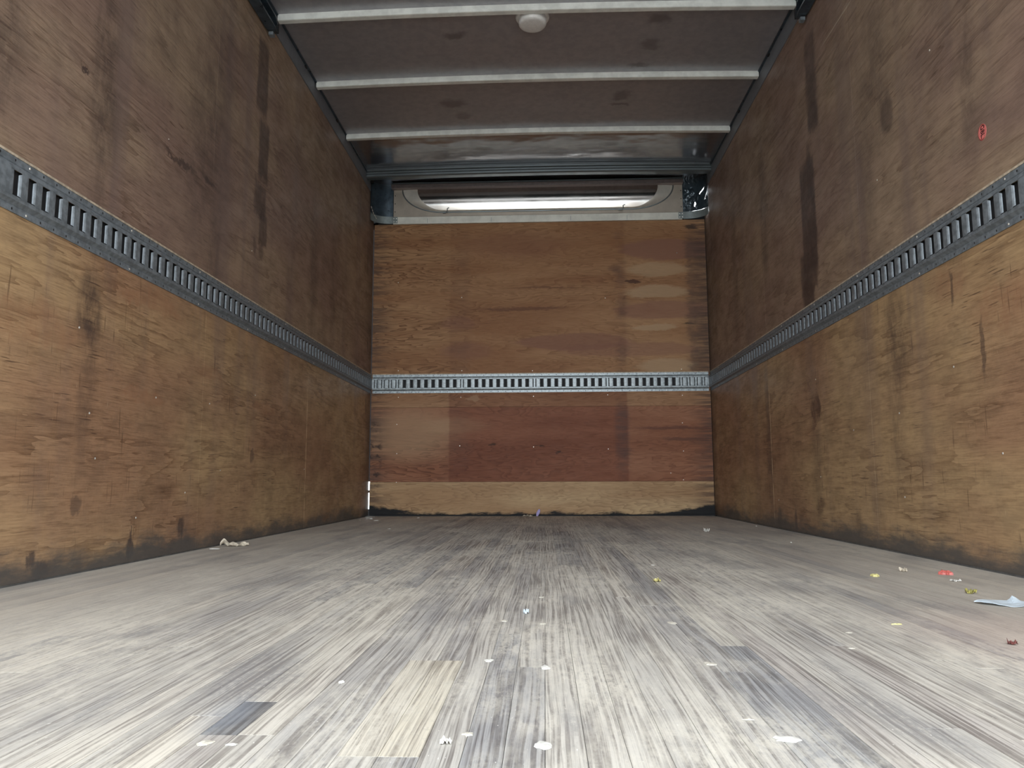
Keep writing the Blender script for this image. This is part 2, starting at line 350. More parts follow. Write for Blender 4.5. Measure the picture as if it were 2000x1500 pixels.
# ------------------------------------------------------------------ plain materials
M_DARK = simple('black_gap', (0.02, 0.02, 0.022), 0.8, 0, .2)
M_SKIN = simple('outer_skin_white', (0.45, 0.45, 0.45), 0.6)
M_STEEL = simple('painted_grey_steel', (0.205, 0.232, 0.255), 0.52, 0.30, .22, 60, .05)
M_STEELB = simple('galvanised_rail', (0.33, 0.365, 0.38), 0.42, 0.5, .25, 60, .05)
M_ZINC = simple('bright_screw', (0.80, 0.78, 0.72), 0.3, 0.7, .1)
M_ALU = simple('cream_aluminium', (0.80, 0.79, 0.71), 0.42, 0.15, .10, 9)
M_BOW = simple('galvanised_bow', (0.80, 0.82, 0.78), 0.45, 0.10, .10, 14)
M_NAVY = simple('dark_blue_metal', (0.060, 0.085, 0.110), 0.33, 0.5, .2, 30, .05)
M_RRAIL = simple('roof_rail_steel', (0.20, 0.215, 0.24), 0.5, 0.25, .12, 30)
M_HEAD = simple('header_metal', (0.16, 0.185, 0.195), 0.36, 0.6, .06, 8)
M_STRAP = simple('grey_strap', (0.26, 0.30, 0.30), 0.45, 0.4, .1)
M_GLOSS = simple('glossy_dark_sheet', (0.045, 0.065, 0.080), 0.14, 0.3, .2, 20)
M_PANEL = simple('brushed_aluminium', (0.44, 0.385, 0.32), 0.40, 0.55, .06, 12)
M_LIP = simple('lip_sheen_aluminium', (0.80, 0.76, 0.68), 0.38, 0.45, .05, 25)  # cream base colour stands in for light reflected along the lip
M_MIRROR = simple('polished_aluminium', (0.66, 0.64, 0.61), 0.17, 1.0, .03, 6)
M_MAUVE = simple('aluminium_lip_strip', (0.30, 0.25, 0.24), 0.35, 0.8, .08)
M_PLASTIC = simple('white_plastic', (0.74, 0.73, 0.71), 0.40, 0, .05, 60)
M_BLACK = simple('black_rubber', (0.012, 0.012, 0.013), 0.5)
M_TAN = simple('raw_wood_edge', (0.50, 0.42, 0.32), 0.7, 0, .25, 60)
M_CONC = simple('yard_concrete', (0.36, 0.35, 0.33), 0.9, 0, .2, .8)

def ceiling_mat():
    t = NT('roof_sheet'); P = t.pos(); p = t.sep(P)
    uv = t.comb(p[0], p[1], 0.0)
    n = t.noise(P, (2.2, 2.2, 1), 3, .5); n2 = t.noise(P, (26, 26, 1), 4, .6)
    col = t.mix(t.mr(n2, .3, .7), (0.335, 0.335, 0.36, 1), (0.40, 0.395, 0.415, 1))
    wob = t.vmath('SUBTRACT', t.noise(P, (12, 12, 1), 4, .6, color=True), (.5, .5, .5))
    d = t.vmath('ADD', uv, t.vmath('MULTIPLY', wob, (.10, .12, 0)))
    for cu, cz, ru, rz, k in [(-.42,3.50,.05,.03,.6),(.55,3.40,.05,.04,.55),(.54,3.62,.04,.04,.5),(.50,3.80,.05,.025,.6),(-.50,4.17,.07,.05,.6),(-.47,4.32,.04,.04,.4),(.45,4.12,.05,.05,.55),(.45,4.22,.05,.015,.6),(-.38,4.78,.05,.03,.5),(.43,4.75,.05,.04,.5)]:
        col = t.mix(t.math('MULTIPLY', ell(t, d, cu, cz, ru, rz, .5), k), col, (0.12, 0.11, 0.11, 1))
    t.bump(t.math('ADD', n, t.math('MULTIPLY', t.noise(P, (3.5, 7, 1), 2, .5), .6)), 0.30, 0.02)
    last = t.mr(p[1], 4.50, 4.53, smooth=False)
    return t.out(col, t.math('SUBTRACT', t.mr(n, .3, .7, .40, .46), t.math('MULTIPLY', last, .27)), t.math('ADD', 0.55, t.math('MULTIPLY', last, .35)), 0.5)
M_CEIL = ceiling_mat()

# ================================================================== SETTING
def zceil(x):
    u = (x-(XL+XR)/2)/((XR-XL)/2); return ZC + CROWN*(1-u*u)

# ---- floor
floor = empty('floor'); tag(floor, 'worn grey hardwood plank floor of the cargo box, dusty and streaked', 'floor', kind='structure')
MB().box(XL-.02, XR+.02, REAR, D+.03, -.06, -.028).build('subfloor', M_DARK, floor)
rng = random.Random(11)
unit = MB().box(-.5, .5, -.5, .5, -1, 0).mesh('floor_board')
unit.materials.append(M_FLOOR)
PAL = [((.52,.495,.455),8),((.57,.54,.49),4),((.47,.45,.425),3),((.40,.39,.38),2),((.62,.58,.515),3),((.50,.465,.43),2),((.36,.355,.355),1)]
pal = [c for c, k in PAL for _ in range(k)]
BW = 0.0358
special = {}     # column index -> list of (y0, y1, colour)
def coli(x): return int((x-(XL+.004))//BW)
special[coli(-.300)] = [(.742,.852,(.23,.23,.235)),(.852,1.75,(.62,.58,.51))]
special[coli(-.145)] = [(.69,1.048,(.64,.585,.48)),(1.048,2.1,(.44,.42,.40))]
special[coli(-.180)] = [(.69,1.048,(.62,.57,.48))]
special[coli(.275)] = [(.62,1.15,(.34,.34,.345)),(1.15,2.3,(.58,.55,.49))]
special[coli(.235)] = [(.62,1.00,(.36,.36,.365))]
special[coli(-.34)] = [(.60,.80,(.66,.61,.53)),(.8,1.6,(.56,.53,.48))]
ncol = int((XR-XL-.008)/BW)
nb = 0
def board(x0, x1, y0, y1, c):
    global nb
    o = bpy.data.objects.new('floor_board', unit); COL.objects.link(o); o.parent = floor
    o.location = ((x0+x1)/2, (y0+y1)/2, -rng.uniform(0, .0002))
    o.scale = (x1-x0-.0005, y1-y0-.0005, .028)
    o.color = (c[0], c[1], c[2], 1); nb += 1
for i in range(ncol):
    x0 = XL+.004+i*BW; x1 = x0+BW
    cuts = []
    y = REAR + rng.uniform(.1, 1.6)
    segs = []; ya = REAR
    sp = special.get(i, [])
    if sp:
        segs.append((REAR, sp[0][0], None)); segs += sp; ya = sp[-1][1]; y = ya + rng.uniform(.7, 1.7)
    while ya < D+.02:
        yb = min(y, D+.02)
        if D+.02-yb < .35: yb = D+.02
        segs.append((ya, yb, None)); ya = yb; y = ya + rng.uniform(1.15, 2.1)
    for a, b, c in segs:
        c = c or pal[rng.randrange(len(pal))]
        if b-a > .02: board(x0, x1, a, b, c)
print('boards', nb)

# ---- side walls
def side_wall(name, x, out, seams, mat, label):
    w = empty(name, (x, 0, 0)); tag(w, label, 'wall', kind='structure')
    ys = [D+.002] + seams + [REAR]
    for k in range(len(ys)-1):
        y1, y0 = ys[k]-.0008, ys[k+1]+.0008
        x0, x1 = sorted((0, out*.012))
        MB().box(x0, x1, y0, y1, .004, ZC-.01).build('plywood_sheet', mat, w)
    x0, x1 = sorted((out*.0125, out*.022))
    MB().box(x0, x1, REAR, D + (.05 if out > 0 else 0), -.06, ZC+.03).build('light_tight_skin', M_SKIN, w)  # unseen plate added behind the sheets to keep daylight out of their gaps
    return w
wl = side_wall('wall_left', XL, -1, SEAM_L, M_PLY_L, 'stained plywood side wall on the left of the cargo box')
wr = side_wall('wall_right', XR, 1, SEAM_R, M_PLY_R, 'stained plywood side wall on the right of the cargo box')
scr_me = MB().lathe([(0, .0016), (.0022, .0014), (.0034, 0)], 0, 0, 8).mesh('screw_head'); scr_me.materials.append(M_ZINC)
def screw(parent, loc, rot):
    o = bpy.data.objects.new('screw', scr_me); COL.objects.link(o); o.parent = parent; o.location = loc; o.rotation_euler = rot
for y, z in ((2.02,.42),(2.06,.30),(2.37,.50),(2.76,.52),(2.60,.20),(2.88,.28),(1.95,.64),(3.20,.60),(3.9,.30),(2.29,.13),(2.36,1.35),(3.1,1.2)):
    screw(wl, (0, y, z), (0, math.pi/2, 0))
for y, z in ((3.30,.66),(2.93,.42),(2.55,.45),(2.2,.55),(2.55,.18),(3.9,.14),(2.6,1.26),(2.2,1.5),(3.3,.25),(4.4,.6),(2.0,.30)):
    screw(wr, (0, y, z), (0, -math.pi/2, 0))

# ---- front bulkhead: plywood sheet and veneer strips
wb = empty('wall_front', (0, D, 0)); tag(wb, 'plywood front bulkhead of the cargo box, banded tan and red', 'wall', kind='structure')
bx0, bx1 = XL+.0065, XR-.003
for z0, z1, c in ((.930, 2.082, (.405,.230,.118)), (.7525, .928, (.37,.205,.110)), (.2345, .751, (.315,.142,.080)), (.010, .233, (.50,.345,.195))):
    o = MB().box(bx0, bx1, 0, .012, z0, z1).build('plywood_sheet', M_PLY_B, wb); o.color = (*c, 1)
for x, z in [(-1.040,2.023),(-1.038,1.652),(-0.581,1.537),(-1.028,1.014),(-0.578,1.010),(-0.081,1.005),(-1.025,0.825),(-0.584,0.822),(-0.075,0.825),(0.441,0.831),(0.956,0.824),(-1.033,0.634),(-1.030,0.430),(-0.590,0.482),(-0.077,0.472),(0.438,0.455),(0.950,0.632),(0.951,0.439),(0.860,0.289),(0.945,0.243),(-1.030,0.232),(0.948,1.839),(0.436,1.519),(0.955,1.006)]:
    screw(wb, (x, 0, z), (math.pi/2, 0, 0))
f = MB()
f.box(XL-.022, XL+.03, .014, .03, .238, 2.1); f.box(XL-.022, XL+.03, .014, .03, .160, .178); f.box(XL-.022, XL+.03, .014, .03, -.06, .048)
f.box(XR-.03, XR+.022, .014, .03, -.06, 2.08); f.box(XL+.030, XR-.03, .0125, .03, -.06, 2.08); f.box(XL+.0068, XL+.030, .0125, .0139, -.06, 2.08); f.box(.985, XR+.022, .014, .05, 2.05, 2.145); f.box(XL-.022, -1.07, .014, .05, 2.05, 2.145)
f.build('bulkhead_light_stops', M_DARK, wb)  # dark fillers added behind the sheets to stop daylight leaks
f = MB(); f.box(-1.09, 1.005, .005, .05, 2.083, 2.46); f.box(XL-.02, -1.09, .02, .05, 2.1, 2.46); f.build('bulkhead_sky_stop', M_DARK, wb)  # dark closure added so no sky shows above the nose panel

# ---- ceiling skin
c = MB().grid(lambda u, v: (XL-.02+u*(XR-XL+.04), REAR+v*(D+.05-REAR), zceil(XL-.02+u*(XR-XL+.04))), 32, 60)
ceil = c.build('ceiling', M_CEIL, None, True); tag(ceil, 'dull grey metal roof skin reflecting the brown walls', 'ceiling', kind='structure')
MB().grid(lambda u, v: (XL-.03+u*(XR-XL+.06), REAR+v*(D+.06-REAR), ZC+.05), 1, 1).build('roof_outer_skin', M_SKIN, ceil)

# ---- yard outside, added to bounce skylight into the box
g = MB().box(-60, 60, -60, 60, -1.15, -1.10).build('ground', M_CONC); tag(g, 'pale concrete yard outside the truck, added to bounce skylight in', 'ground', kind='structure')

# ================================================================== ROOF FITTINGS
bow_names = {3.262: 'galvanised roof bow nearest the viewer, at the top edge beside the round light', 3.868: 'galvanised roof bow in the middle of the three', 4.500: 'galvanised roof bow farthest in, nearest the front bulkhead',
             }
for y, lab in bow_names.items():
    n = 24; sec = [(0, 0), (0, -.029), (.004, -.031), (.030, -.031), (.030, 0)]
    V = []; F = []
    for i in range(n+1):
        x = XL+.012+(XR-XL-.024)*i/n; zc = zceil(x)-ZC
        V += [(x, a, zc+bz-.0005) for a, bz in sec]
    m = len(sec)
    for i in range(n):
        for k in range(m): F.append((i*m+k, i*m+(k+1) % m, (i+1)*m+(k+1) % m, (i+1)*m+k))
    F += [tuple(range(m)), tuple(n*m+k for k in range(m-1, -1, -1))]
    b = MB().add(V, F).build('roof_bow', M_BOW); b.location = (0, y, ZC)
    tag(b, lab, 'roof bow', 'roof bows across the ceiling')

for s, xw, lab in ((1, XL, 'dark metal roof rail along the top of the left wall'), (-1, XR, 'dark metal roof rail along the top of the right wall')):
    r = empty('roof_side_rail', (xw, 0, ZC)); tag(r, lab, 'roof rail', 'roof side rails')
    a, b = sorted((s*.0005, s*.005))
    MB().box(a, b, REAR, D-.14, -.088, -.002).build('web', M_RRAIL, r)
    a, b = sorted((s*.005, s*.016))
    MB().box(a, b, REAR, D-.14, -.006, 0).build('lip', M_NAVY, r)
    for y in (3.70, 4.3, 2.5):
        a, b = sorted((s*.005, s*.013)); MB().box(a, b, y-.012, y+.012, -.014, -.006).build('clip', M_BLACK, r)

# rolling-door tracks: open channels hung below the roof rails
for s, xw, lab in ((1, XL, 'end of the black roll-up door track hung at the top of the left wall'), (-1, XR, 'end of the black roll-up door track hung at the top of the right wall')):
    t0 = empty('door_track', (xw, 0, ZC-.115)); tag(t0, lab, 'door track', 'roll-up door tracks')
    prof = [(.006,.030),(.050,.030),(.050,.022),(.010,.022),(.010,-.022),(.050,-.022),(.050,-.030),(.006,-.030)]
    V = []; F = []
    ys = (REAR+.1, 3.14, 3.20)
    for j, y in enumerate(ys):
        k = 1.0 if j < 2 else .72
        V += [(s*(.0055+(a-.0055)*k), y, b*k) for a, b in prof]
    m = len(prof)
    for j in range(2):
        for k in range(m): F.append((j*m+k, j*m+(k+1) % m, (j+1)*m+(k+1) % m, (j+1)*m+k))
    F += [tuple(range(m)), tuple(2*m+k for k in range(m-1, -1, -1))]
    MB().add(V, F).build('channel', M_NAVY, t0)
    a, b = sorted((s*.0055, s*.044)); MB().box(a, b, 3.193, 3.200, -.021, .021).build('end_stop', M_BLACK, t0)
    a, b = sorted((s*.010, s*.030)); MB().box(a, b, 3.165, 3.19, -.045, -.030).build('bracket', M_STEEL, t0)

# dome light
dl = empty('ceiling_light', (-.040, 3.360, zceil(-.04))); tag(dl, 'round white plastic dome light on the roof with a chipped rim', 'light')
nseg = 56; prof = [(.078, 0), (.079, -.006), (.077, -.011), (.070, -.014), (.066, -.014)]
V = []; F = []
for k in range(nseg):
    th = 2*math.pi*k/nseg
    deg = math.degrees(th)
    cut = .013 if (abs(deg-268) < 5) else (.008 if min(abs(deg-222), abs(deg-322)) < 4 else 0)
    for r, z in prof: V.append(((r-cut if r > .069 else r)*math.cos(th), (r-cut if r > .069 else r)*math.sin(th), z))
m = len(prof)
for k in range(nseg):
    for i in range(m-1): F.append((k*m+i, ((k+1) % nseg)*m+i, ((k+1) % nseg)*m+i+1, k*m+i+1))
MB().add(V, F).build('base_ring', M_PLASTIC, dl, True)
MB().lathe([(.0665, -.012), (.0655, -.030), (.0640, -.040), (.060, -.045), (.050, -.0475), (.025, -.049), (0, -.0495)], 0, 0, 48).build('lens', M_PLASTIC, dl, True)
MB().box(-.007, .006, -.080, -.0655, -.016, -.001).add([(.004,-.070,-.018),(.030,-.067,-.020),(.030,-.0665,-.0225),(.004,-.0675,-.021)], [(0,1,2,3)]).build('rim_gap', M_BLACK, dl)
for dx in (-.052, .052): MB().lathe([(0, -.0165), (.004, -.016), (.0045, -.0135)], dx, -.050, 8).build('screw', M_BLACK, dl)

# ================================================================== FRONT HEADER AND NOSE PANEL
hd = empty('roof_header', (0, 5.09, ZC)); tag(hd, 'dark ribbed metal header across the roof above the bulkhead', 'header')
def hz(x): return zceil(x)-ZC
prof = [(-.030, .004), (-.030, -.006), (-.020, -.012), (-.020, -.016), (-.026, -.019), (-.026, -.024), (-.018, -.028), (-.018, -.033), (-.024, -.036), (-.024, -.043), (-.014, -.049), (.030, -.049), (.030, .004)]
V = []; F = []; n = 24; m = len(prof)
for i in range(n+1):
    x = XL+.006+(XR-XL-.012)*i/n
    V += [(x, a, hz(x)*.8+b) for a, b in prof]
for i in range(n):
    for k in range(m): F.append((i*m+k, i*m+(k+1) % m, (i+1)*m+(k+1) % m, (i+1)*m+k))
F += [tuple(range(m)), tuple(n*m+k for k in range(m-1, -1, -1))]
MB().add(V, F).build('ribbed_channel', M_HEAD, hd)

CX = -.040
np_ = empty('nose_panel', (CX, 5.335, 2.14)); tag(np_, 'polished aluminium nose panel with a long rounded bulge under the roof', 'metal panel')
# coordinates relative to the panel: x from centre, z from 2.14
ZT = .212
MB().box(-1.036, 1.036, 0, .010, -.008, ZT+.004).build('back_plate', M_PANEL, np_)
MB().box(-1.046, 1.036, -.045, .005, ZT-.020, ZT+.006).build('upper_strip', M_MAUVE, np_)
MB().box(-1.046, 1.036, -.050, -.040, ZT+.008, ZT+.016).build('upper_edge', M_HEAD, np_)
def bulge(z):      # forward offset of the barrel
    q = (z-.100); return -.032 + q*q/(2*.175)
HW, RX, RZ, ZB = .862, .19, .165, .030
def zlow(ax, hw, rx, rz, zb):
    if ax <= hw-rx: return zb
    e = (ax-(hw-rx))/rx
    return zb + rz*(1-math.sqrt(max(0, 1-e*e)))
def dome(u, v):
    s = math.sin((u-.5)*math.pi)*.6+(2*u-1)*.4
    x = HW*s; z0 = zlow(abs(x), HW, RX, RZ, ZB); z = z0+(ZT-.018-z0)*v
    return (x, bulge(z), z)
MB().grid(dome, 90, 24).build('bulge', M_MIRROR, np_, True)
def outline(u, hw, rx, rz, zb):
    th = u*3
    if th < 1: a = math.pi/2*th; return (-hw+rx-rx*math.cos(a), zb+rz-rz*math.sin(a))
    if th > 2: a = math.pi/2*(3-th); return (hw-rx+rx*math.cos(a), zb+rz-rz*math.sin(a))
    return (-hw+rx+(2*hw-2*rx)*(th-1), zb)
def lip(u, v):
    a = outline(u, HW, RX, RZ, ZB); b = outline(u, .965, .29, .168, .022)
    x = a[0]+(b[0]-a[0])*v; z = a[1]+(b[1]-a[1])*v
    yi = bulge(a[1]); yo = -.003
    return (x, yi+(yo-yi)*(v**1.6), z)
MB().grid(lip, 90, 8).build('rounded_lip', M_LIP, np_, True)
MB().tube([(outline(i/60, .972, .297, .170, .020)[0], -.003, outline(i/60, .972, .297, .170, .020)[1]) for i in range(61)], .004, 6).build('seam', M_HEAD, np_)
for x in (-.655, .600):
    MB().tube([(x-.02, -.010, .012), (x, -.018, .010), (x+.012, -.024, .024), (x+.012, -.030, .038), (x+.024, -.030, .044)], .0035, 6).build('clip', M_STRAP, np_)
for s in (-1, 1):
    for z in (.03, .09, .15):
        MB().box(s*1.025-.003, s*1.025+.003, -.002, 0, z-.003, z+.003).build('rivet', M_BLACK, np_)

# corner posts (rounded sheet between panel and side wall)
def arc(side, t, r=0.0):
    # quarter of a rounded corner in plan: t=0 at panel, t=1 at side wall
    xa, ya = (-1.080, 5.338) if side < 0 else (.9965, 5.338)
    xb, yb = (XL+.004, 5.222) if side < 0 else (XR-.0006, 5.222)
    a = t*math.pi/2
    x = xa+(xb-xa)*math.sin(a); y = yb+(ya-yb)*math.cos(a)
    nx = -side*math.sin(a); ny = -math.cos(a)
    return (x+nx*r, y+ny*r)
cp = empty('corner_post', (-1.15, 5.3, 2.07)); tag(cp, 'dark blue rounded metal corner post left of the nose panel', 'corner post')
def cpf(u, v):
    x, y = arc(-1, u); return (x+1.15, y-5.3, .064+v*.271)
MB().grid(cpf, 14, 4).build('curved_sheet', M_NAVY, cp, True)
MB().tube([(-.062, -.085, .10), (-.050, -.060, .055), (-.040, -.052, .04), (-.030, -.045, .02)], .003, 6).build('wire_end', M_ZINC, cp)
MB().lathe([(.012, .27), (.014, .285), (.012, .30)], -.060, -.085, 10).build('grommet', M_BLACK, cp)

cq = empty('corner_cover', (1.075, 5.3, 2.07)); tag(cq, 'glossy wrinkled dark sheet in the corner right of the nose panel', 'corner cover')
holes = [(.62, .50, .10, .016, .9), (.80, .34, .11, .018, .95), (.36, .17, .02, .07, .0), (.93, .71, .03, .045, .3)]
def cqskip(u, v):
    for cu, cv, ru, rv, sh in holes:
        du = u-cu; dv = (v-cv)-du*sh
        if (du/ru)**2+(dv/rv)**2 < 1: return True
    return False
def cqf(u, v):
    x, y = arc(1, u)
    w = .010*mnoise.noise(Vector((u*5.2, v*5.5, 3.1)))+.005*mnoise.noise(Vector((u*11, v*12+u*6, 8.3)))
    w *= min(1, (1-u)*6, u*6)
    return (x-1.075-w*.7, y-5.3-abs(w)*1.0, .064+v*.271)
MB().grid(cqf, 70, 90, cqskip).build('wrinkled_sheet', M_GLOSS, cq, True)
ring = [(.066+.006*math.cos(a), -.088+.030*math.cos(a)-.012, .232+.036*math.sin(a)) for a in [2*math.pi*k/24 for k in range(25)]]
MB().tube(ring, .0045, 6).build('cable_loop', M_BLACK, cq)

# aluminium bar with end straps
br = empty('aluminium_bar', (0, D, 2.104)); tag(br, 'pale aluminium bar across the top of the plywood bulkhead', 'metal bar')
MB().box(-1.078, .990, -.022, -.004, -.026, .026).build('bar', M_ALU, br)
for x in (-.83, -.37, .2, .60, .965):
    MB().box(x-.0012, x+.0012, -.0226, -.022, -.020, .012).build('joint_mark', M_STRAP, br)
for side in (-1, 1):
    V = []; F = []; n = 16
    for i in range(n+1):
        x, y = arc(side, i/n, .012-.011*i/n)
        V += [(x, y-D, -.026), (x, y-D, .027)]
    for i in range(n): F.append((2*i, 2*i+2, 2*i+3, 2*i+1))
    x0 = -1.080 if side < 0 else .998
    st = MB().add(V, F)
    a, b = sorted((x0, x0-side*.034))
    st.box(a, b, -.027, -.022, -.020, .026)
    o = st.build('corner_strap', M_STRAP, br)
    for dx in (.008, .026):
        for dz in (-.010, .014):
            MB().lathe([(0, .003), (.0035, .0022), (.0045, 0)], 0, 0, 8).build('rivet', M_ZINC, o).matrix_local = Matrix.Translation((x0-side*dx, -.027, dz)) @ Matrix.Rotation(math.pi/2, 4, 'X')

# ================================================================== CARGO RAILS
PITCH = .0508
def rib_mesh(name, mat):
    sec = [(-.0165, .0068, .0245), (-.0158, .0088, .0255), (-.0143, .0106, .0265), (-.0118, .0118, .0275), (-.0113, .0122, .0325), (.0113, .0122, .0325), (.0118, .0118, .0275), (.0143, .0106, .0265), (.0158, .0088, .0255), (.0165, .0068, .0245)]
    V = []; F = []
    for u, w, hv in sec: V += [(u, w, -hv), (u, w, hv)]
    for i in range(len(sec)-1): F.append((2*i, 2*i+1, 2*i+3, 2*i+2))
    me = MB().add(V, F).mesh(name); me.materials.append(mat)
    for p in me.polygons: p.use_smooth = True
    return me
def rail(name, label, origin, rotz, length, first, count, mat, backs=()):
    """local frame: u along the rail, w (local -y) out of the wall, z up"""
    r = empty(name, origin); r.rotation_euler = (0, 0, rotz); tag(r, label, 'cargo rail', 'slotted cargo rails')
    hz_ = (RZ1-RZ0)/2
    prof_t = [(hz_, .0005), (hz_, .003), (hz_-.0155, .003), (hz_-.0175, .0012), (hz_-.0195, .003), (hz_-.026, .0115), (hz_-.033, .0122), (hz_-.036, .0122)]
    for nm, sgn in (('upper_flange', 1), ('lower_flange', -1)):
        V = []; F = []
        for u in (0, length): V += [(u, -w, sgn*z) for z, w in prof_t]
        m = len(prof_t)
        F = [(k, k+1, m+k+1, m+k) for k in range(m-1)]
        MB().add(V, F).build(nm, mat, r)
    me = rib_mesh('slot_rib', mat)
    for k in range(count+1):
        o = bpy.data.objects.new('slot_rib', me); COL.objects.link(o); o.parent = r
        o.location = (first+(k-.5)*PITCH, 0, 0); o.scale = (1, -1, 1)
    if first-.5*PITCH-.012 > .004: MB().box(0, first-.5*PITCH-.0113, -.0124, -.0118, -.0325, .0325).build('blank_web', mat, r)
    e = first+(count-.5)*PITCH+.0113
    if length-e > .004: MB().box(e, length, -.0124, -.0118, -.0325, .0325).build('blank_web', mat, r)
    MB().box(0, length, -.0012, -.0006, -.034, .034).build('slot_shade_strip', M_DARK, r)  # black strip stands for the shade inside the slots
    for k in backs:
        MB().box(first+k*PITCH-.006, first+k*PITCH+.006, -.0075, -.0060, -.030, .030).build('slot_bar', mat, r)
    hol = MB(); q = int(length/PITCH)
    for k in range(q):
        u = first % PITCH + k*PITCH
        if u > length-.004: continue
        for z in (hz_-.0075, -hz_+.0075):
            if k % 9 == 4: continue
            hol.add([(u+.0026*math.cos(a), -.00325, z+.0034*math.sin(a)) for a in [2*math.pi*j/8 for j in range(8)]], [tuple(range(8))])
    h = hol.build('mounting_holes', M_BLACK, r); h['kind'] = 'stuff'
    for k in range(q):
        if k % 9 == 4:
            u = first % PITCH + k*PITCH
            for z in (hz_-.0075, -hz_+.0075):
                screw(r, (u, -.003, z), (math.pi/2, 0, 0))
    MB().box(0, length, -.0045, -.0002, hz_+.0004, hz_+.006).build('wood_shim', M_TAN, r)
    return r
zr = (RZ0+RZ1)/2
# left wall: u runs towards the bulkhead
s0 = 1.660; L0 = 1.05
rail('cargo_rail', 'grey slotted steel cargo rail along the left wall', (XL, L0, zr), math.pi/2, D-.016-L0, s0-L0, int((D-.03-s0)/PITCH), M_STEEL)
# right wall: u runs from the bulkhead to the rear
rail('cargo_rail', 'grey slotted steel cargo rail along the right wall', (XR, D-.016, zr), -math.pi/2, D-.016-1.05, .045, int((D-.016-1.05-.06)/PITCH), M_STEEL)
rail('cargo_rail', 'bright slotted steel cargo rail across the front bulkhead', (XL+.014, D, zr), 0, XR-XL-.028, .024, 46, M_STEELB, (0,1,2,3,12,22,32,42,43,44,45))

# ================================================================== STICKER
M_RED = simple('red_sticker', (0.78, 0.22, 0.20), 0.5, 0, .10, 200)
M_DKRED = simple('dark_red_print', (0.20, 0.012, 0.012), 0.5)
stk = empty('sticker', (XR-.0004, 1.972, 1.137)); tag(stk, 'small oval red sticker with black letters high on the right wall', 'sticker')
ov = [(0, .0185*math.sin(2*math.pi*k/32), .0215*math.cos(2*math.pi*k/32)) for k in range(32)]
MB().extrude(ov, (-.0009, 0, 0), (0, 0, 0)).build('oval', M_RED, stk)
V = []; F = []
for k in range(33):
    a = 2*math.pi*k/32
    for q in (.90, .97): V.append((-.0011, .0185*q*math.sin(a), .0215*q*math.cos(a)))
for k in range(32): F.append((2*k, 2*k+1, 2*k+3, 2*k+2))
MB().add(V, F).build('oval_outline', M_DKRED, stk)
tc = bpy.data.curves.new('sticker_text', 'FONT'); tc.body = 'GBL.'; tc.size = .0205; tc.align_x = 'CENTER'; tc.align_y = 'CENTER'; tc.extrude = .0001; tc.offset = .0004; tc.space_character = 1.06
to = bpy.data.objects.new('tmp_text', tc); COL.objects.link(to)
bpy.context.view_layer.update()
dg = bpy.context.evaluated_depsgraph_get(); tme = bpy.data.meshes.new_from_object(to.evaluated_get(dg)); bpy.data.objects.remove(to)
lt = link('lettering', tme, simple('black_print', (0.02, 0.006, 0.006), .5), stk)
# text x axis points down the wall, its up axis towards the rear, facing into the box
lt.matrix_local = Matrix(((0, 0, -1, -.0012), (0, -1.15, 0, -.002), (-.82, 0, 0, 0), (0, 0, 0, 1)))

# ================================================================== LITTER ON THE FLOOR
M_PAPER = simple('pale_blue_paper', (0.62, 0.72, 0.80), .6, 0, .05, 30)
M_WHITE = simple('white_scrap', (0.68, 0.67, 0.625), .6, 0, .06, 90)
M_CHIP = simple('pale_wood_chip', (0.58, 0.545, 0.47), .7, 0, .10, 90)
M_YEL = simple('yellow_scrap', (0.66, 0.60, 0.26), .55, 0, .12, 120)
M_OLIVE = simple('olive_scrap', (0.30, 0.27, 0.08), .6, 0, .4, 200)
M_REDS = simple('red_scrap', (0.55, 0.13, 0.11), .45, 0, .25, 200)
M_MAROON = simple('maroon_crumb', (0.13, 0.04, 0.035), .7, 0, .3, 200)
M_LILAC = simple('lilac_scrap', (0.40, 0.34, 0.62), .5, 0, .15, 200)
M_BEIGE = simple('beige_paper', (0.60, 0.53, 0.42), .7, 0, .2, 150)

def chip(name, label, cat, x, y, lx, ly, mat, seed, h=.0025, rot=0.0, group=None, n=11, jag=.45):
    """thin irregular flake, domed, with a real edge"""
    r = random.Random(seed); pts = []
    for k in range(n):
        a = 2*math.pi*k/n; q = 1-jag*r.random()
        pts.append((lx/2*q*math.cos(a), ly/2*q*math.sin(a)))
    V = [(px, py, .0002) for px, py in pts] + [(px*.96, py*.96, h*.35*(.7+.6*r.random())) for px, py in pts] + [(px*.5, py*.5, h*(.4+.3*r.random())) for px, py in pts] + [(0, 0, h*.6)]
    F = []
    for k in range(n):
        j = (k+1) % n
        F += [(k, j, n+j, n+k), (n+k, n+j, 2*n+j, 2*n+k), (2*n+k, 2*n+j, 3*n)]
    F.append(tuple(range(n-1, -1, -1)))
    o = MB().add(V, F).build(name, mat); o.location = (x, y, 0); o.rotation_euler = (0, 0, rot)
    return tag(o, label, cat, group)
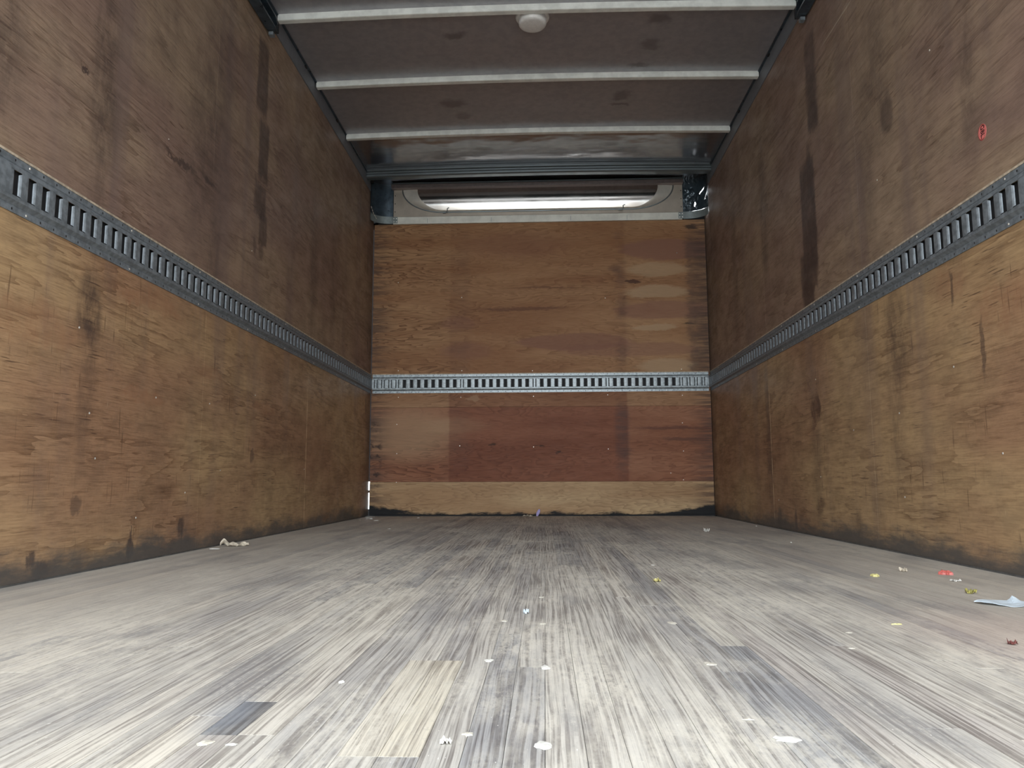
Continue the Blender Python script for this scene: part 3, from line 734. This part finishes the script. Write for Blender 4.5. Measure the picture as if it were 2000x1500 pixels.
def crumple(name, label, cat, x, y, lx, ly, h, mat, seed, rot=0.0, group=None, nx=9, ny=6, fn=None):
    """crumpled sheet: a folded grid with thickness"""
    r = random.Random(seed)
    def fz(u, v):
        px, py = (u-.5)*lx, (v-.5)*ly
        z = abs(mnoise.noise(Vector((u*3.1+seed, v*2.6, seed*.37))))*h*1.6
        if fn: return fn(u, v, z)
        px *= 1-.35*abs(2*v-1)*r.random(); py *= 1-.3*abs(2*u-1)*r.random()
        return (px, py, z)
    top = [fz(i/nx, j/ny) for i in range(nx+1) for j in range(ny+1)]
    mz = min(p[2] for p in top)
    top = [(a, b, c-mz+.0010) for a, b, c in top]
    N = len(top); V = top+[(a, b, max(.0002, c-.0006)) for a, b, c in top]; F = []
    for i in range(nx):
        for j in range(ny):
            a = i*(ny+1)+j; q = (a, a+ny+1, a+ny+2, a+1)
            F += [q, tuple(N+k for k in reversed(q))]
    rim = [i*(ny+1) for i in range(nx+1)] + [nx*(ny+1)+j for j in range(1, ny+1)] + [i*(ny+1)+ny for i in range(nx-1, -1, -1)] + [j for j in range(ny-1, 0, -1)]
    for k in range(len(rim)):
        a, b = rim[k], rim[(k+1) % len(rim)]; F.append((a, N+a, N+b, b))
    o = MB().add(V, F).build(name, mat); o.location = (x, y, 0); o.rotation_euler = (0, 0, rot)
    return tag(o, label, cat, group)

# the torn paper by the right edge: pointed at both ends with a raised ear
def torn(u, v, z):
    x = (u-.5)*.118; wid = .044*math.sin(math.pi*min(1, max(0, u)))**.75*(1 if u < .6 else (1-u)/.4*.55+.45)
    y = (v-.5)*wid*1.5 + .012*(u-.5)
    ear = math.exp(-((u-.60)/.055)**2)*max(0, v-.62)/.38
    return (x, y+ear*.012, z*.5+ear*.009+.002*math.sin(u*9))
crumple('paper_scrap', 'torn pale blue-white piece of paper lying near the right wall', 'paper', .874, 1.535, .12, .06, .004, M_PAPER, 3, -.38, None, 22, 8, torn)
chip('red_scrap', 'small crumpled red scrap close to the right wall', 'litter', .995, 2.015, .030, .050, M_REDS, 5, .016, .3, None, 13, .5)
chip('yellow_petal', 'oval yellow flake on the floor left of the red scrap', 'litter', .806, 1.971, .020, .028, M_YEL, 6, .010, .2)
crumple('cream_crumb', 'tiny cream and dark crumb between the yellow flake and the red scrap', 'litter', .923, 2.081, .016, .020, .010, M_BEIGE, 7)
crumple('white_shred', 'thin white shred just in front of the red scrap', 'litter', .954, 1.885, .020, .020, .006, M_WHITE, 8, .5)
crumple('olive_crumb', 'olive-yellow crumpled crumb behind the torn blue-white paper', 'litter', .881, 1.683, .019, .022, .010, M_OLIVE, 9)
crumple('maroon_crumb', 'dark maroon crumb at the right edge nearest the viewer', 'litter', .665, 1.169, .012, .014, .007, M_MAROON, 10)
chip('white_crumb', 'white crumb right beside the maroon crumb', 'litter', .676, 1.156, .006, .008, M_WHITE, 11, .004)
chip('yellow_sliver', 'long thin yellow sliver left of the torn blue-white paper', 'litter', .571, 1.323, .023, .008, M_YEL, 12, .003, .1)
chip('pale_sliver', 'pale thin sliver just left of the long yellow sliver', 'litter', .467, 1.251, .013, .010, M_CHIP, 13, .002)
chip('pale_sliver', 'short pale sliver in front of the other one, right of the dark scuffed boards', 'litter', .426, 1.136, .012, .008, M_CHIP, 14, .002)
crumple('yellow_crumb', 'pale yellow folded crumb right of the floor centre', 'litter', .260, 1.864, .018, .030, .008, M_YEL, 15)
chip('white_flake', 'small white flake just beyond the pale yellow folded crumb', 'litter', .300, 2.222, .013, .020, M_WHITE, 16, .003)
crumple('crumpled_tissue', 'small crumpled white ball of tissue on the far right floor', 'litter', .745, 3.662, .026, .030, .022, M_WHITE, 17)
chip('white_speck', 'round white speck on the floor midway along the right wall', 'litter', .932, 3.027, .009, .012, M_WHITE, 18, .005)
chip('white_speck', 'round white speck tight against the far foot of the right wall', 'litter', 1.092, 4.112, .010, .014, M_WHITE, 19, .006)
chip('wood_chip', 'pale oval chip right of centre, the farther of the two right of the middle joint', 'wood chip', .208, 1.328, .021, .028, M_CHIP, 20, .0025, 0, 'pale chips on the floor')
chip('wood_chip', 'pale oval chip on the dark boards right of centre, nearer than its neighbour', 'wood chip', .209, 1.038, .020, .020, M_CHIP, 21, .0025, 0, 'pale chips on the floor')
chip('wood_chip', 'bright oval chip at the far end of the tan board', 'wood chip', -.075, 1.047, .015, .018, M_WHITE, 22, .0025, 0, 'pale chips on the floor')
chip('wood_chip', 'bright ragged chip in the middle of the floor, right of the tan board', 'wood chip', -.001, 1.013, .016, .026, M_WHITE, 23, .003, 0, 'pale chips on the floor')
chip('wood_chip', 'slanted pale chip left of the middle joint, beyond the tan board', 'wood chip', -.070, 1.340, .015, .020, M_CHIP, 24, .0025, .5, 'pale chips on the floor')
chip('wood_chip', 'small pale chip on the middle line of the floor beside the slanted chip', 'wood chip', -.005, 1.313, .012, .014, M_CHIP, 25, .0025, 0, 'pale chips on the floor')
chip('wood_chip', 'thin pale chip on the middle line, farthest of the chips', 'wood chip', -.009, 1.608, .016, .012, M_CHIP, 26, .0025, 0, 'pale chips on the floor')
crumple('plastic_shred', 'tiny bluish-white star-shaped shred in the middle of the floor', 'litter', -.036, 1.417, .010, .016, .010, M_PAPER, 27)
chip('wood_chip', 'large white chip at the bottom middle, nearest the viewer', 'wood chip', -.004, .721, .018, .024, M_WHITE, 28, .003, 0, 'pale chips on the floor', 13, .4)
chip('wood_chip', 'yellowish chip on the near end of the tan board', 'wood chip', -.074, .750, .014, .012, M_CHIP, 29, .0025, 0, 'pale chips on the floor')
crumple('white_shred', 'ragged white shred beside the near end of the tan board', 'litter', -.091, .726, .011, .012, .005, M_WHITE, 30)
chip('wood_chip', 'long ragged white chip at the bottom right of the floor', 'wood chip', .217, .745, .027, .020, M_WHITE, 31, .003, -.2, 'pale chips on the floor', 13, .4)
chip('wood_sliver', 'thin cream sliver just beyond the long ragged white chip', 'wood chip', .197, .803, .013, .006, M_CHIP, 32, .002, -.3)
def curl(u, v, z):
    return ((u-.5)*.10, (v-.5)*.045*(1-.5*abs(2*u-1)), z*1.1+.010*math.exp(-((u-.12)/.10)**2))
crumple('crumpled_wrapper', 'crumpled beige paper wrapper against the foot of the left wall', 'litter', -1.150, 2.862, .10, .045, .016, M_BEIGE, 33, .5, None, 16, 6, curl)
chip('white_strip', 'flat white strip beside the crumpled wrapper at the left wall', 'litter', -1.172, 2.742, .040, .016, M_WHITE, 34, .005, .3, None, 9, .15)
chip('white_scrap', 'white slanted scrap in the far left corner of the floor, nearest the bulkhead', 'litter', -1.111, 4.941, .022, .05, M_WHITE, 35, .012, .6)
chip('white_scrap', 'thin bent white scrap in the far left corner, right of the slanted one', 'litter', -1.031, 4.743, .032, .020, M_WHITE, 36, .006)
chip('grey_scrap', 'small grey scrap tight in the far left corner by the side wall', 'litter', -1.150, 4.809, .018, .02, M_BEIGE, 37, .006)
chip('white_scrap', 'small white scrap at the foot of the bulkhead, left of centre', 'litter', -.832, 5.10, .026, .03, M_WHITE, 38, .006)
chip('white_flake', 'small white flake on the floor in front of the far left corner', 'litter', -.785, 3.914, .018, .03, M_WHITE, 39, .004)
crumple('lilac_wrapper', 'small lilac wrapper standing against the foot of the bulkhead', 'litter', -.048, 5.325, .026, .014, .002, M_LILAC, 40, 0, None, 5, 6,
        lambda u, v, z: ((u-.5)*.022*math.sin(math.pi*(.15+.7*v))+.016*(v-.5), .010*v+z, v*.046))
crumple('brown_debris', 'small heap of brown debris left of the lilac wrapper', 'litter', -.119, 5.30, .07, .03, .010, M_BEIGE, 41)
chip('wood_sliver', 'thin white sliver at the near end of the dark floor board on the left', 'wood chip', -.283, .715, .014, .006, M_WHITE, 42, .002)
chip('wood_chip', 'broad cream chip at the bottom left, beside the thin white sliver', 'wood chip', -.308, .718, .018, .016, M_CHIP, 43, .0025, .5, 'pale chips on the floor', 13, .4)
chip('white_crumb', 'small white crumb on the cream boards left of centre, beyond the dark board', 'litter', -.240, .932, .008, .010, M_WHITE, 44, .004)
